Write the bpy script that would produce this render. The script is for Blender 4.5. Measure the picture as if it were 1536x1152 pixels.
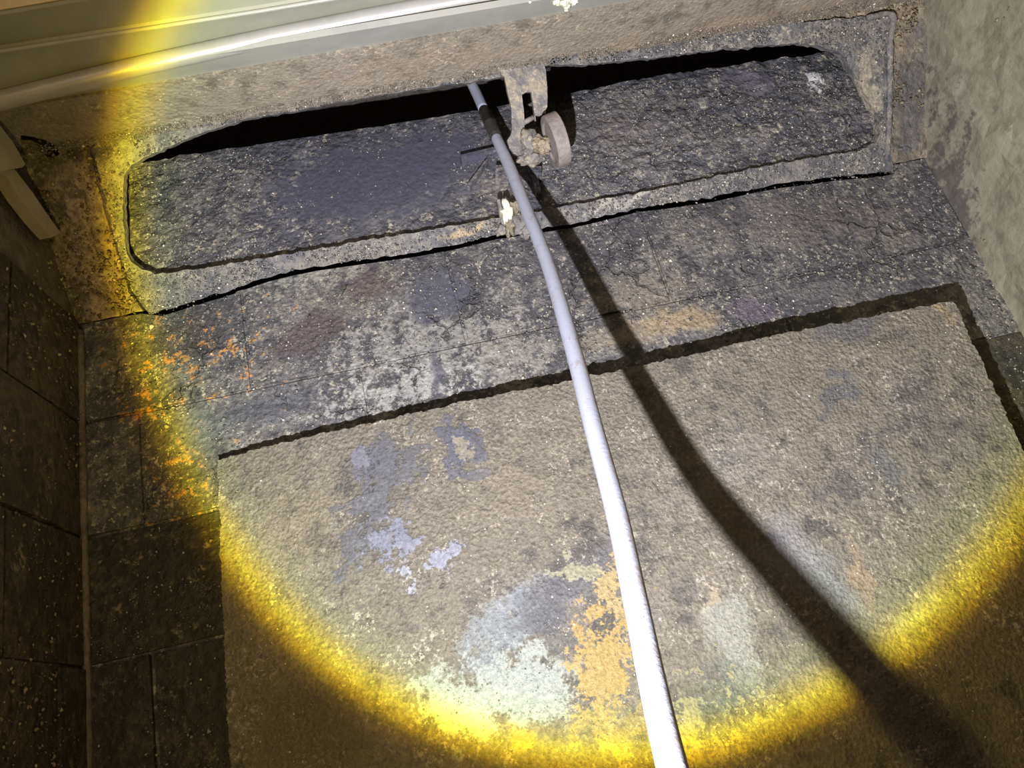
import bpy, bmesh, math, random
import numpy as np
from mathutils import Vector, Matrix, noise
from mathutils.geometry import delaunay_2d_cdt
random.seed(7); RNG = np.random.default_rng(7)
for o in list(bpy.data.objects): bpy.data.objects.remove(o)
S = bpy.context.scene; COL = S.collection
# ---------------------------------------------------------------- camera
F = 1153.0                                     # focal length in pixels of the 1536x1152 frame
HX = Vector((.973, -.209, .094)).normalized()  # world X (along the back wall) seen from the camera (x right, y down, z forward)
UZ = Vector((-.229, -.896, .380)); UZ = (UZ - UZ.dot(HX)*HX).normalized()   # world Z (up)
NY = UZ.cross(HX).normalized()                 # world Y (into the back wall)
if NY.z < 0: NY = -NY
D = .80
CAM = Vector((0, -D*NY.z, .38))
def c2w_dir(p): p = Vector(p); return Vector((HX.dot(p), NY.dot(p), UZ.dot(p)))
def c2w(p): return CAM + c2w_dir(p)
def pz(x, y, z): return c2w(((x-768)/F*z, (y-576)/F*z, z))                  # the point at depth z behind a pixel of the plan
def ray(x, y): return c2w_dir(((x-768)/F, (y-576)/F, 1))
cd = bpy.data.cameras.new('camera'); cam = bpy.data.objects.new('camera', cd); COL.objects.link(cam); S.camera = cam
rx, ry, rz = c2w_dir((1,0,0)), c2w_dir((0,-1,0)), c2w_dir((0,0,-1))
cam.matrix_world = Matrix(((rx.x,ry.x,rz.x,CAM.x),(rx.y,ry.y,rz.y,CAM.y),(rx.z,ry.z,rz.z,CAM.z),(0,0,0,1)))
cd.sensor_width = 36; cd.lens = F/1536*36; cd.clip_start = .01
# ---------------------------------------------------------------- world, lamps, exposure
W = bpy.data.worlds.new('world'); S.world = W; W.use_nodes = True
W.node_tree.nodes['Background'].inputs[0].default_value = (1.0, .80, .62, 1)
W.node_tree.nodes['Background'].inputs[1].default_value = .012
S.view_settings.view_transform = 'Standard'; S.view_settings.look = 'None'; S.view_settings.gamma = 1
S.view_settings.use_curve_mapping = False; S.view_settings.exposure = 0.0
TORCH = c2w((-.032, .169, .02))
def torch():
    """hand torch held below and left of the lens: cool core, yellow lens rim, faint olive spill"""
    tgt = pz(885, 405, .86)
    L = bpy.data.lights.new('torch', 'SPOT'); o = bpy.data.objects.new('torch', L); COL.objects.link(o)
    o.location = TORCH; o.rotation_euler = (tgt-TORCH).to_track_quat('-Z', 'Y').to_euler()
    L.energy = 54; L.spot_size = math.radians(170); L.spot_blend = .2; L.shadow_soft_size = .0040
    L.use_nodes = True; nt = L.node_tree; N = nt.nodes; K = nt.links
    em = [n for n in N if n.type == 'EMISSION'][0]
    tc = N.new('ShaderNodeTexCoord'); sp = N.new('ShaderNodeSeparateXYZ'); K.new(tc.outputs['Normal'], sp.inputs[0])
    ab = N.new('ShaderNodeMath'); ab.operation = 'ABSOLUTE'; K.new(sp.outputs[2], ab.inputs[0])
    ac = N.new('ShaderNodeMath'); ac.operation = 'ARCCOSINE'; K.new(ab.outputs[0], ac.inputs[0])
    dv = N.new('ShaderNodeMath'); dv.operation = 'DIVIDE'; dv.inputs[1].default_value = math.radians(70); K.new(ac.outputs[0], dv.inputs[0])
    r = N.new('ShaderNodeValToRGB'); K.new(dv.outputs[0], r.inputs[0])
    E = EDGE
    stops = [(0, (.93,.92,1.0)), (.30, (.94,.92,1.0)), (.62*E, (.92,.90,.95)), (.84*E, (.86,.86,.84)), (.90*E, (.95,1.0,.70)),
             (.955*E, (1.6,1.36,.14)), (.985*E, (.95,.62,.03)), (1.012*E, (.20,.13,.015)), (1.05*E, (.085,.064,.018)), (1.35*E, (.042,.031,.010)), (1.0, (.012,.009,.003))]
    el = r.color_ramp.elements
    el[0].position = stops[0][0]; el[0].color = (*stops[0][1], 1); el[1].position = stops[-1][0]; el[1].color = (*stops[-1][1], 1)
    for p, c in stops[1:-1]:
        e = el.new(p); e.color = (*c, 1)
    K.new(r.outputs[0], em.inputs[0])
EDGE = .468      # half angle of the hot circle as a share of 70 degrees
torch()
# faint warm fill added behind the camera to lift the torch's shadows to brown
la = bpy.data.lights.new('fill_light', 'AREA'); lo = bpy.data.objects.new('fill_light', la); COL.objects.link(lo)
la.shape = 'RECTANGLE'; la.size = .5; la.size_y = .3; la.energy = 1.9; la.color = (1, .74, .55)
lo.location = (-.25, -1.15, .62); lo.rotation_euler = (Vector((.25, 0, .6))-Vector((-.25, -1.15, .62))).to_track_quat('-Z', 'Y').to_euler()

# ---------------------------------------------------------------- planes
class Plane:
    def __init__(s, o, n, up=Vector((0,0,1))):
        s.o = Vector(o); s.n = Vector(n).normalized()          # n points to the viewer's side
        s.v = (up - up.dot(s.n)*s.n).normalized(); s.u = s.v.cross(s.n).normalized()
    def pt(s, x, y):                                            # where the sight line of (x, y) meets it
        d = ray(x, y); return CAM + d*((s.o-CAM).dot(s.n)/d.dot(s.n))
    def uv(s, p): q = Vector(p)-s.o; return (q.dot(s.u), q.dot(s.v))
    def px(s, x, y): return s.uv(s.pt(x, y))
    def at(s, a, b, h=0): return s.o + s.u*a + s.v*b + s.n*h
    def off(s, h): return Plane(s.o + s.n*h, s.n, s.v)
BACK = Plane((0,0,0), (0,-1,0))
ZC = BACK.pt(800, 352).z                                        # height where the throat starts to lean forward
LEAN = math.radians(36)
THROAT = Plane((0,0,ZC), (0,-math.cos(LEAN),-math.sin(LEAN)))
XL = BACK.pt(127, 800).x; XR = BACK.pt(1440, 330).x
LEFT = Plane((XL,0,0), (1,0,0)); RIGHT = Plane((XR,0,0), (-1,-.12,0))
# fireback plate: vertical, its left edge near the wall, its right edge standing off
pl = BACK.off(.021).pt(326, 690); pr = BACK.off(.070).pt(1430, 452)
dx = Vector((pr.x-pl.x, pr.y-pl.y, 0)).normalized()
PLATE = Plane((pl.x, pl.y, 0), (dx.y, -dx.x, 0))
# damper door: lower edge at the frame, upper edge swung back into the throat
dl = THROAT.off(-.011).pt(500, 372); dt = pz(500, 197, .940)
ddir = Vector((0, dt.y-dl.y, dt.z-dl.z)).normalized()
DOOR = Plane((0, dl.y, dl.z), (0, -ddir.z, ddir.y), ddir)

# ---------------------------------------------------------------- node helpers
class NB:
    def __init__(s, name):
        s.m = bpy.data.materials.new(name); s.m.use_nodes = True; s.t = s.m.node_tree; s.t.nodes.clear()
        s.out = s.n('ShaderNodeOutputMaterial'); s.b = s.n('ShaderNodeBsdfPrincipled'); s.l(s.b.outputs[0], s.out.inputs[0])
        s.g = s.n('ShaderNodeNewGeometry'); s.P = s.g.outputs['Position']
    def n(s, k): return s.t.nodes.new(k)
    def l(s, a, b): s.t.links.new(a, b)
    def set(s, inp, v):
        if isinstance(v, (int, float)): inp.default_value = v
        elif isinstance(v, (tuple, list, Vector)): inp.default_value = tuple(v) if len(v) == len(inp.default_value) else (*v, 1)
        else: s.l(v, inp)
    def noise(s, scale, detail=6, rough=.55, dist=0, vec=None):
        n = s.n('ShaderNodeTexNoise'); n.inputs['Scale'].default_value = scale; n.inputs['Detail'].default_value = detail
        n.inputs['Roughness'].default_value = rough; n.inputs['Distortion'].default_value = dist; s.l(vec or s.P, n.inputs['Vector']); return n.outputs['Fac']
    def vor(s, scale, feat='F1', out='Distance', vec=None):
        n = s.n('ShaderNodeTexVoronoi'); n.feature = feat; n.inputs['Scale'].default_value = scale; s.l(vec or s.P, n.inputs['Vector']); return n.outputs[out]
    def ma(s, op, a, b=0, c=None, clamp=False):
        n = s.n('ShaderNodeMath'); n.operation = op; n.use_clamp = clamp; s.set(n.inputs[0], a); s.set(n.inputs[1], b)
        if c is not None: s.set(n.inputs[2], c)
        return n.outputs[0]
    def sm(s, x, lo, hi, a=0, b=1):
        n = s.n('ShaderNodeMapRange'); n.interpolation_type = 'SMOOTHSTEP'; s.set(n.inputs[0], x)
        for i, q in enumerate((lo, hi, a, b)): n.inputs[i+1].default_value = q
        return n.outputs[0]
    def mix(s, f, a, b, mode='MIX'):
        n = s.n('ShaderNodeMix'); n.data_type = 'RGBA'; n.blend_type = mode; s.set(n.inputs[0], f); s.set(n.inputs[6], a); s.set(n.inputs[7], b); return n.outputs[2]
    def dot(s, v, w):
        n = s.n('ShaderNodeVectorMath'); n.operation = 'DOT_PRODUCT'; s.l(v, n.inputs[0]); n.inputs[1].default_value = w; return n.outputs['Value']
    def warp(s, scale, amt):
        n = s.n('ShaderNodeTexNoise'); n.inputs['Scale'].default_value = scale; n.inputs['Detail'].default_value = 5; s.l(s.P, n.inputs['Vector'])
        a = s.n('ShaderNodeVectorMath'); a.operation = 'SUBTRACT'; s.l(n.outputs['Color'], a.inputs[0]); a.inputs[1].default_value = (.5,.5,.5)
        b = s.n('ShaderNodeVectorMath'); b.operation = 'SCALE'; s.l(a.outputs[0], b.inputs[0]); b.inputs['Scale'].default_value = amt
        c = s.n('ShaderNodeVectorMath'); c.operation = 'ADD'; s.l(s.P, c.inputs[0]); s.l(b.outputs[0], c.inputs[1]); return c.outputs[0]
    def blob(s, plane, x, y, rx, ry, ang=0, P=None):
        """soft patch on a surface: 1 at its middle, 0 at its rim, below 0 outside"""
        c = plane.pt(x, y); ca, sa = math.cos(math.radians(ang)), math.sin(math.radians(ang))
        a = plane.pt(x+rx*ca, y+rx*sa)-c; b = plane.pt(x-ry*sa, y+ry*ca)-c
        sub = s.n('ShaderNodeVectorMath'); sub.operation = 'SUBTRACT'; s.l(P or s.P, sub.inputs[0]); sub.inputs[1].default_value = c
        da = s.dot(sub.outputs[0], a/a.length_squared); db = s.dot(sub.outputs[0], b/b.length_squared)
        q = s.ma('ADD', s.ma('MULTIPLY', da, da), s.ma('MULTIPLY', db, db))
        return s.ma('SUBTRACT', 1, s.ma('SQRT', q))
    def bump(s, h, dist, prev=None, strength=1):
        n = s.n('ShaderNodeBump'); n.inputs['Distance'].default_value = dist; n.inputs['Strength'].default_value = strength; s.l(h, n.inputs['Height'])
        if prev: s.l(prev, n.inputs['Normal'])
        return n.outputs[0]
    def done(s, col, rough=.7, nrm=None, metal=0, spec=.4):
        s.set(s.b.inputs['Base Color'], col); s.set(s.b.inputs['Roughness'], rough); s.b.inputs['Metallic'].default_value = metal
        s.b.inputs['Specular IOR Level'].default_value = spec
        if nrm: s.l(nrm, s.b.inputs['Normal'])
        return s.m

def soot(name, dark, mid, pale, amt_mid=.5, amt_pale=.6, bump=.002, grain=190, blobs=(), big=9, rough=.62, gain=1.0, coarse=1.3, crack=0):
    """crusted soot: dark ground, mid toned crust in patches, pale crumbs; blobs = patches with a shape of their own"""
    b = NB(name); G = lambda c: tuple(min(.9, x*gain) for x in c)
    dark, mid, pale = G(dark), G(mid), tuple(min(.8, x*(1+(gain-1)*.15)) for x in pale)
    n1 = b.noise(big, 7, .62); n2 = b.noise(55, 6, .65); n3 = b.noise(grain, 4, .65); v = b.vor(grain*1.15)
    f = b.ma('ADD', b.ma('MULTIPLY', n1, .55), b.ma('MULTIPLY', n2, .45))
    crust = b.sm(f, .60-.24*amt_mid, .68-.24*amt_mid)
    grit = b.sm(n3, .40, .62)
    ground = b.mix(b.sm(n2, .3, .7), [c*.8 for c in dark], [c*1.35 for c in dark])
    col = b.mix(b.ma('MULTIPLY', crust, b.ma('ADD', .35, b.ma('MULTIPLY', grit, .65))), ground, mid)
    cluster = b.sm(b.noise(26, 5, .7), .62-.3*amt_pale, .80-.3*amt_pale)
    crumb = b.ma('MULTIPLY', b.sm(b.noise(grain*.8, 4, .8), .53, .62), cluster)
    col = b.mix(b.ma('MULTIPLY', crumb, .8), col, pale)
    wp = b.warp(34, .050); bare = None
    for (pln, x, y, rx, ry, ang, c, st, soft, gr) in blobs:
        m = b.blob(pln, x, y, rx, ry, ang, wp)
        if gr >= 7: m = b.ma('SUBTRACT', m, 1.4)
        if gr: m = b.ma('ADD', m, b.ma('MULTIPLY', b.ma('SUBTRACT', n3, .5), gr)); m = b.ma('ADD', m, b.ma('MULTIPLY', b.ma('SUBTRACT', n2, .5), gr*1.8))
        k = b.ma('MULTIPLY', b.sm(m, .12, .12+soft), st)
        col = b.mix(k, col, b.mix(grit, [min(.9, q*.88) for q in G(c)], [min(.9, q*1.12) for q in G(c)]))
        if st >= .83 and c[2] > c[0]*1.04: bare = k if bare is None else b.ma('MAXIMUM', bare, k)
    h = b.ma('ADD', b.ma('MULTIPLY', n2, coarse), b.ma('ADD', b.ma('MULTIPLY', n3, 1.1), b.ma('MULTIPLY', b.ma('SUBTRACT', 1, v), .5)))
    if bare is not None: h = b.ma('SUBTRACT', b.ma('MULTIPLY', h, b.ma('SUBTRACT', 1, b.ma('MULTIPLY', bare, .75))), b.ma('MULTIPLY', bare, -.9))
    if crack:
        e = b.vor(crack, 'DISTANCE_TO_EDGE', vec=b.warp(60, .03)); ck = b.ma('MULTIPLY', b.sm(e, .012, .035, 1, 0), b.sm(b.noise(11, 3), .50, .62))
        h = b.ma('SUBTRACT', h, b.ma('MULTIPLY', ck, .9)); col = b.mix(b.ma('MULTIPLY', ck, .55), col, [q*.5 for q in dark])
    nr = b.bump(h, bump)
    return b.done(col, b.sm(n3, .3, .7, rough+.15, rough-.17), nr, 0, .5)

# ---------------------------------------------------------------- materials
SLATE=(.050,.053,.066); CHAR=(.030,.030,.034); TAN=(.215,.180,.130); BEIGE=(.50,.45,.35); BROWN=(.085,.065,.055); RUST=(.27,.135,.040); PALE=(.62,.60,.52)
M = {}
M['wall'] = soot('sooty_firebrick', (.042,.041,.045), (.120,.112,.098), BEIGE, .55, .75, .0026, 170, [
    (BACK, 640, 520, 150, 75, -10, (.165,.16,.145), .7, .5, 2.8), (BACK, 760, 530, 90, 75, -15, (.15,.14,.12), .7, .5, 2.2),
    (BACK, 600, 590, 120, 40, -10, (.22,.22,.205), .55, .5, 3.4), (BACK, 500, 400, 150, 28, -14, (.20,.195,.16), .5, .6, 2.6),
    (BACK, 560, 425, 60, 40, -20, (.060,.045,.042), .8, .5, .5), (BACK, 470, 500, 95, 45, -30, (.048,.036,.035), .85, .5, .6),
    (BACK, 660, 445, 70, 50, -5, (.045,.046,.060), .85, .45, .5), (BACK, 655, 560, 14, 70, -8, (.050,.050,.064), .85, .5, .4),
    (BACK, 410, 610, 110, 45, -14, (.052,.054,.064), .75, .6, .5), (BACK, 275, 510, 90, 60, -14, (.035,.028,.028), .7, .6, .5),
    (BACK, 350, 520, 42, 60, 0, RUST, .8, .4, 8.5), (BACK, 280, 530, 75, 45, -10, RUST, .7, .4, 9.5), (BACK, 215, 590, 45, 45, -30, RUST, .7, .4, 9), (BACK, 265, 700, 40, 70, 0, RUST, .55, .4, 9),
    (BACK, 960, 440, 150, 55, -12, (.13,.11,.085), .6, .7, .9), (BACK, 1010, 480, 110, 30, -13, (.20,.155,.095), .85, .6, .25), (BACK, 930, 505, 100, 26, -13, (.17,.145,.105), .8, .6, .5),
    (BACK, 1130, 465, 45, 22, -12, (.070,.058,.075), .8, .5, .2), (BACK, 1250, 440, 150, 20, -12, (.085,.080,.078), .7, .5, .3), (BACK, 1220, 330, 220, 55, -11, (.075,.064,.062), .7, .7, 1.5),
    (BACK, 300, 640, 70, 60, 0, (.085,.090,.095), .6, .6, .4)], gain=1.85, crack=15)
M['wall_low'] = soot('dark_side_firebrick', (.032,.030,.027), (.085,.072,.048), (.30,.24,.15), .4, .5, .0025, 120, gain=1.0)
M['left_wall'] = soot('left_firebrick', (.060,.045,.030), (.14,.105,.065), (.30,.24,.15), .55, .4, .0030, 110, gain=.72)
M['mortar'] = soot('soot_filled_joint', (.075,.058,.045), (.12,.10,.08), (.2,.17,.12), .6, .3, .0015, 200, gain=1.6)
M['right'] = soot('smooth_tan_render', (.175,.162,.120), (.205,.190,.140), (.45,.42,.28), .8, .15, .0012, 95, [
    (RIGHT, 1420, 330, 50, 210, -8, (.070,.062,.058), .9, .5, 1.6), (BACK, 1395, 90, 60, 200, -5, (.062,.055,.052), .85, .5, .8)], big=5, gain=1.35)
M['plate'] = soot('sooty_steel_plate', (.115,.105,.092), (.235,.208,.152), (.50,.45,.35), .80, .5, .0024, 260, [
    (PLATE, 430, 800, 150, 160, 20, (.26,.225,.145), .6, .8, .6),
    (PLATE, 570, 740, 50, 130, 18, (.105,.110,.125), .85, .3, 2.4), (PLATE, 690, 665, 34, 40, 0, (.100,.103,.130), .95, .14,2.0), (PLATE, 700, 710, 34, 16, 0, (.105,.108,.135), .95, .14,2.0),
    (PLATE, 690, 672, 15, 12, 0, (.26,.23,.17), .9, .14,2.0), (PLATE, 560, 700, 60, 28, -20, (.12,.12,.14), .8, .3, .9),
    (PLATE, 590, 815, 30, 42, 25, (.19,.20,.24), .95, .12, 2.2), (PLATE, 672, 835, 40, 16, -35, (.24,.25,.29), .95, .12, 2.4), (PLATE, 618, 872, 20, 18, 0, (.30,.31,.34), .9, .15, 2.4), (PLATE, 540, 690, 22, 14, 0, (.18,.18,.21), .9, .15, 2.2),
    (PLATE, 1270, 480, 80, 50, -20, (.115,.113,.118), .75, .5, 1.0), (PLATE, 1265, 570, 22, 16, 0, (.13,.13,.13), .9, .15, 2.2), (PLATE, 1245, 600, 10, 36, 30, (.125,.125,.125), .9, .15, 2.2), (PLATE, 1390, 620, 40, 110, -25, (.125,.11,.10), .65, .6, .8),
    (PLATE, 1325, 700, 22, 44, -20, (.14,.14,.13), .85, .25, 2.4), (PLATE, 1410, 468, 22, 20, 0, (.40,.31,.16), .7, .5, .8),
    (PLATE, 770, 720, 130, 110, -25, (.25,.215,.155), .45, .8, .6), (PLATE, 1100, 700, 160, 90, -25, (.27,.25,.22), .4, .8, .6),
    (PLATE, 820, 900, 180, 45, -42, (.13,.13,.145), .75, .5, .6),
    (PLATE, 745, 955, 62, 140, 40, (.25,.275,.285), .80, .6, 1.1), (PLATE, 775, 1030, 130, 75, -10, (.36,.39,.36), .88, .35, 1.3), (PLATE, 690, 1060, 95, 70, 25, (.37,.395,.35), .85, .35, 1.2),
    (PLATE, 820, 925, 62, 48, -10, (.115,.115,.118), .85, .4, .7), (PLATE, 850, 965, 60, 30, 0, (.13,.125,.12), .7, .4, .6),
    (PLATE, 905, 985, 52, 115, 12, (.42,.29,.095), .90, .3, 2.0), (PLATE, 905, 885, 24, 48, -12, (.41,.31,.14), .90, .22, 2.0), (PLATE, 860, 850, 30, 16, 0, (.36,.34,.22), .8, .3, 2.4), (PLATE, 940, 1090, 130, 40, 0, (.34,.25,.085), .6, .5, 1.2),
    (PLATE, 1070, 900, 18, 60, -10, (.46,.38,.25), .55, .6, .4), (PLATE, 1105, 960, 52, 105, 6, (.33,.33,.28), .75, .4, .5), (PLATE, 1080, 1045, 72, 60, -30, (.13,.14,.13), .7, .4, 2.0), (PLATE, 1040, 1080, 90, 50, -15, (.36,.31,.15), .6, .4, 4.0),
    (PLATE, 1295, 860, 20, 120, -4, (.36,.27,.17), .7, .8, .15), (PLATE, 1180, 830, 110, 70, 45, (.27,.27,.28), .6, .8, .15), (PLATE, 1245, 880, 55, 110, -25, (.25,.27,.26), .7, .8, .15), (PLATE, 1380, 920, 40, 60, 40, (.38,.38,.24), .5, .6, .6),
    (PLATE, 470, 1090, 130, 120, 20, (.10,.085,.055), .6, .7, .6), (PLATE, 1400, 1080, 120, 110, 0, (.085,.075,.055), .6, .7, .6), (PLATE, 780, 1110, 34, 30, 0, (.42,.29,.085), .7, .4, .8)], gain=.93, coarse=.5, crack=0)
M['frame'] = soot('sooty_cast_frame', (.075,.074,.078), (.145,.132,.110), BEIGE, .6, .6, .0022, 180, [
    (THROAT, 180, 300, 60, 130, -10, (.17,.16,.11), .7, .6, 1.5), (THROAT, 195, 230, 70, 45, -30, (.20,.19,.14), .6, .5, 2),
    (THROAT, 690, 350, 60, 10, -14, (.33,.25,.14), .7, .6, .5), (THROAT, 930, 300, 100, 8, -14, (.32,.30,.25), .7, .6, .6), (THROAT, 1300, 130, 22, 70, -15, (.26,.23,.17), .7, .6, .8), (THROAT, 1270, 50, 60, 14, -8, (.15,.13,.11), .6, .6, .8)], gain=1.75)
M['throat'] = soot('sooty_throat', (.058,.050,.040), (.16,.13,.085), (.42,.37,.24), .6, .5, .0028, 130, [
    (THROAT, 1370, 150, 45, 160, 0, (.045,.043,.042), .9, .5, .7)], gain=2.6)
M['door'] = soot('sooty_cast_door', (.040,.040,.047), (.105,.098,.092), BEIGE, .50, .8, .0032, 150, [
    (DOOR, 560, 270, 230, 95, -8, (.036,.038,.054), .93, .5, .5), (DOOR, 660, 230, 120, 60, -8, (.040,.040,.056), .85, .5, .3),
    (DOOR, 760, 290, 60, 50, 0, (.10,.088,.080), .5, .6, 1.2), (DOOR, 1120, 120, 46, 22, -10, (.075,.070,.086), .9, .25, .5), (DOOR, 1222, 122, 14, 10, 0, (.50,.50,.58), .9, .3, 2.2), (DOOR, 930, 190, 130, 50, -10, (.080,.068,.068), .5, .6, .8)], gain=2.3)
M['flue'] = soot('flue_soot', (.055,.046,.042), (.075,.062,.055), (.1,.09,.08), .5, .1, .002, 120, gain=2.2)
M['floor'] = soot('ash_floor', (.10,.09,.08), (.2,.18,.16), (.4,.38,.35), .6, .5, .002, 120)
def granule(name, ramp, rough=.75):
    b = NB(name); r = b.n('ShaderNodeValToRGB'); b.l(b.g.outputs['Random Per Island'], r.inputs[0]); r.color_ramp.interpolation = 'LINEAR'
    el = r.color_ramp.elements; el[0].position, el[0].color = ramp[0][0], (*ramp[0][1], 1); el[1].position, el[1].color = ramp[-1][0], (*ramp[-1][1], 1)
    for p, c in ramp[1:-1]: e = el.new(p); e.color = (*c, 1)
    return b.done(r.outputs[0], rough, b.bump(b.noise(500, 3), .0008), 0, .55)
M['crumb_grey'] = granule('grey_soot_crumbs', [(0,(.08,.08,.088)), (.45,(.15,.145,.14)), (.75,(.28,.26,.22)), (.93,(.48,.44,.35)), (1,(.8,.78,.72))])
M['glint'] = granule('painted_glint_specks', [(0,(.55,.52,.42)), (.6,(.75,.72,.62)), (1,(.88,.86,.82))], .35)  # tiny crumbs coloured near white, painting in the sparkle of the crust
M['crumb_tan'] = granule('tan_soot_crumbs', [(0,(.12,.105,.085)), (.5,(.21,.18,.14)), (.9,(.30,.26,.20)), (.97,(.5,.46,.38)), (1,(.8,.78,.7))])
M['crumb_brown'] = granule('brown_soot_crumbs', [(0,(.10,.075,.045)), (.6,(.22,.175,.10)), (.9,(.40,.33,.19)), (1,(.6,.5,.3))])
def simple(name, c1, c2, scale=40, rough=.5, bump=.0004, metal=0, spec=.5, stretch=None):
    b = NB(name); n = b.noise(scale, 6, .6); k = b.noise(scale*6, 4, .6)
    return b.done(b.mix(b.sm(b.ma('ADD', b.ma('MULTIPLY', n, .7), b.ma('MULTIPLY', k, .3)), .38, .62), c1, c2), rough, b.bump(k, bump), metal, spec)
M['grey_panel'] = simple('smooth_grey_steel', (.36,.365,.325), (.42,.415,.37), 12, .45, .0003)
M['bar'] = simple('satin_bar_steel', (.42,.41,.38), (.50,.48,.45), 12, .42, .0001, .3, .5)
M['panel2'] = simple('grey_green_panel', (.35,.35,.275), (.40,.40,.32), 9, .5, .0002)
M['outer'] = simple('tan_outer_strip', (.78,.60,.36), (.82,.66,.42), 20, .5, .0003)
M['beige'] = simple('beige_painted_steel', (.36,.31,.20), (.42,.37,.25), 30, .5, .0003)
M['caulk'] = simple('pale_caulk', (.75,.72,.55), (.85,.82,.66), 60, .6, .0006)
M['dark_metal'] = simple('dark_ferrule', (.075,.070,.062), (.12,.112,.10), 60, .35, .0003, .5)
M['bracket'] = soot('sooty_bracket_iron', (.145,.135,.130), (.30,.255,.175), (.55,.46,.32), .70, .5, .0010, 260, [], rough=.6, gain=1.3)
M['bracket_tan'] = soot('fluffy_tan_soot', (.26,.22,.15), (.42,.35,.24), (.6,.52,.38), .8, .6, .002, 330)
M['disc'] = soot('cast_disc', (.26,.225,.205), (.33,.29,.26), (.5,.45,.4), .6, .3, .0006, 260)
M['flange'] = soot('tan_flange', (.175,.155,.120), (.265,.232,.178), (.62,.52,.38), .75, .55, .0013, 240, [
    (THROAT, 1000, 72, 420, 24, -10, (.30,.215,.145), .35, .7, .7), (THROAT, 620, 110, 260, 14, -12, (.29,.215,.15), .35, .7, .7)], big=6, gain=1.2)
def rod_mat():
    b = NB('white_fibreglass_rod')
    n = b.noise(70, 5, .6); k = b.noise(420, 4, .65)
    m = b.ma('MULTIPLY', b.sm(n, .52, .70), b.sm(k, .44, .58)); col = b.mix(b.ma('MULTIPLY', m, .55), (.50,.53,.64), (.34,.27,.22))
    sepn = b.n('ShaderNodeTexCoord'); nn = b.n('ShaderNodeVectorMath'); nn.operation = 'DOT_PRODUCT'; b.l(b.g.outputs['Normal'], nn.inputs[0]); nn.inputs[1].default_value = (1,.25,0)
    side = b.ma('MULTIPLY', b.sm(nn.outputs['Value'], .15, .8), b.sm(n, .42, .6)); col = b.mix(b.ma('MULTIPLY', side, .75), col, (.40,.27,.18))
    dots = b.sm(b.vor(220), .10, .16, 1, 0); dots = b.ma('MULTIPLY', dots, b.sm(b.noise(40,3), .5, .6)); col = b.mix(b.ma('MULTIPLY', dots, .7), col, (.12,.10,.09))
    return b.done(col, .42, b.bump(k, .0003), 0, .5)
M['rod'] = rod_mat()

# ---------------------------------------------------------------- mesh helpers
def link(name, me, mat, parent=None):
    o = bpy.data.objects.new(name, me); COL.objects.link(o)
    if mat: me.materials.append(mat)
    if parent: o.parent = parent
    return o
def mesh(name, verts, faces, mat, parent=None, smooth=False):
    me = bpy.data.meshes.new(name); me.from_pydata([tuple(v) for v in verts], [], faces); me.update()
    bm = bmesh.new(); bm.from_mesh(me); bmesh.ops.recalc_face_normals(bm, faces=bm.faces); bm.to_mesh(me); bm.free()
    if smooth: me.shade_smooth()
    return link(name, me, mat, parent)
def tag(o, label=None, cat=None, group=None, kind=None):
    for k, v in (('label', label), ('category', cat), ('group', group), ('kind', kind)):
        if v: o[k] = v
    return o
def empty(name, loc=(0,0,0)):
    o = bpy.data.objects.new(name, None); COL.objects.link(o); o.location = loc; o.empty_display_size = .02; bpy.context.view_layer.update(); return o
def keep(o, p):                                   # parent a mesh modelled in world coordinates
    o.parent = p; o.matrix_parent_inverse = Matrix.Translation(-Vector(p.location)); return o
def fn(p, sc, oc=5): return noise.fractal(Vector(p)*sc, 1.0, 2.0, oc)
def inside(p, poly):
    x, y = p; c = False; j = len(poly)-1
    for i in range(len(poly)):
        xi, yi = poly[i]; xj, yj = poly[j]
        if (yi > y) != (yj > y) and x < (xj-xi)*(y-yi)/(yj-yi)+xi: c = not c
        j = i
    return c
def ragged(poly, step, amp, seed=0, skip=()):
    out = []; n = len(poly)
    for i in range(n):
        a = Vector(poly[i]); b = Vector(poly[(i+1) % n]); L = (b-a).length; k = max(1, int(L/step)); d = (b-a)/max(L, 1e-9); nn = Vector((-d.y, d.x))
        for j in range(k):
            q = a+(b-a)*(j/k)
            w = 0 if i in skip else amp*(noise.noise(Vector((q.x*90, q.y*90, seed)))*1.0+noise.noise(Vector((q.x*330, q.y*330, seed+5)))*.8)
            if j == 0: w *= .3
            out.append((q.x+nn.x*w, q.y+nn.y*w))
    return out
def in_many(P, poly):
    x, y = P[:,0], P[:,1]; c = np.zeros(len(P), bool); j = len(poly)-1
    for i in range(len(poly)):
        xi, yi = poly[i]; xj, yj = poly[j]
        if yi != yj:
            t = ((yi > y) != (yj > y)) & (x < (xj-xi)*(y-yi)/(yj-yi)+xi); c ^= t
        j = i
    return c
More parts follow.
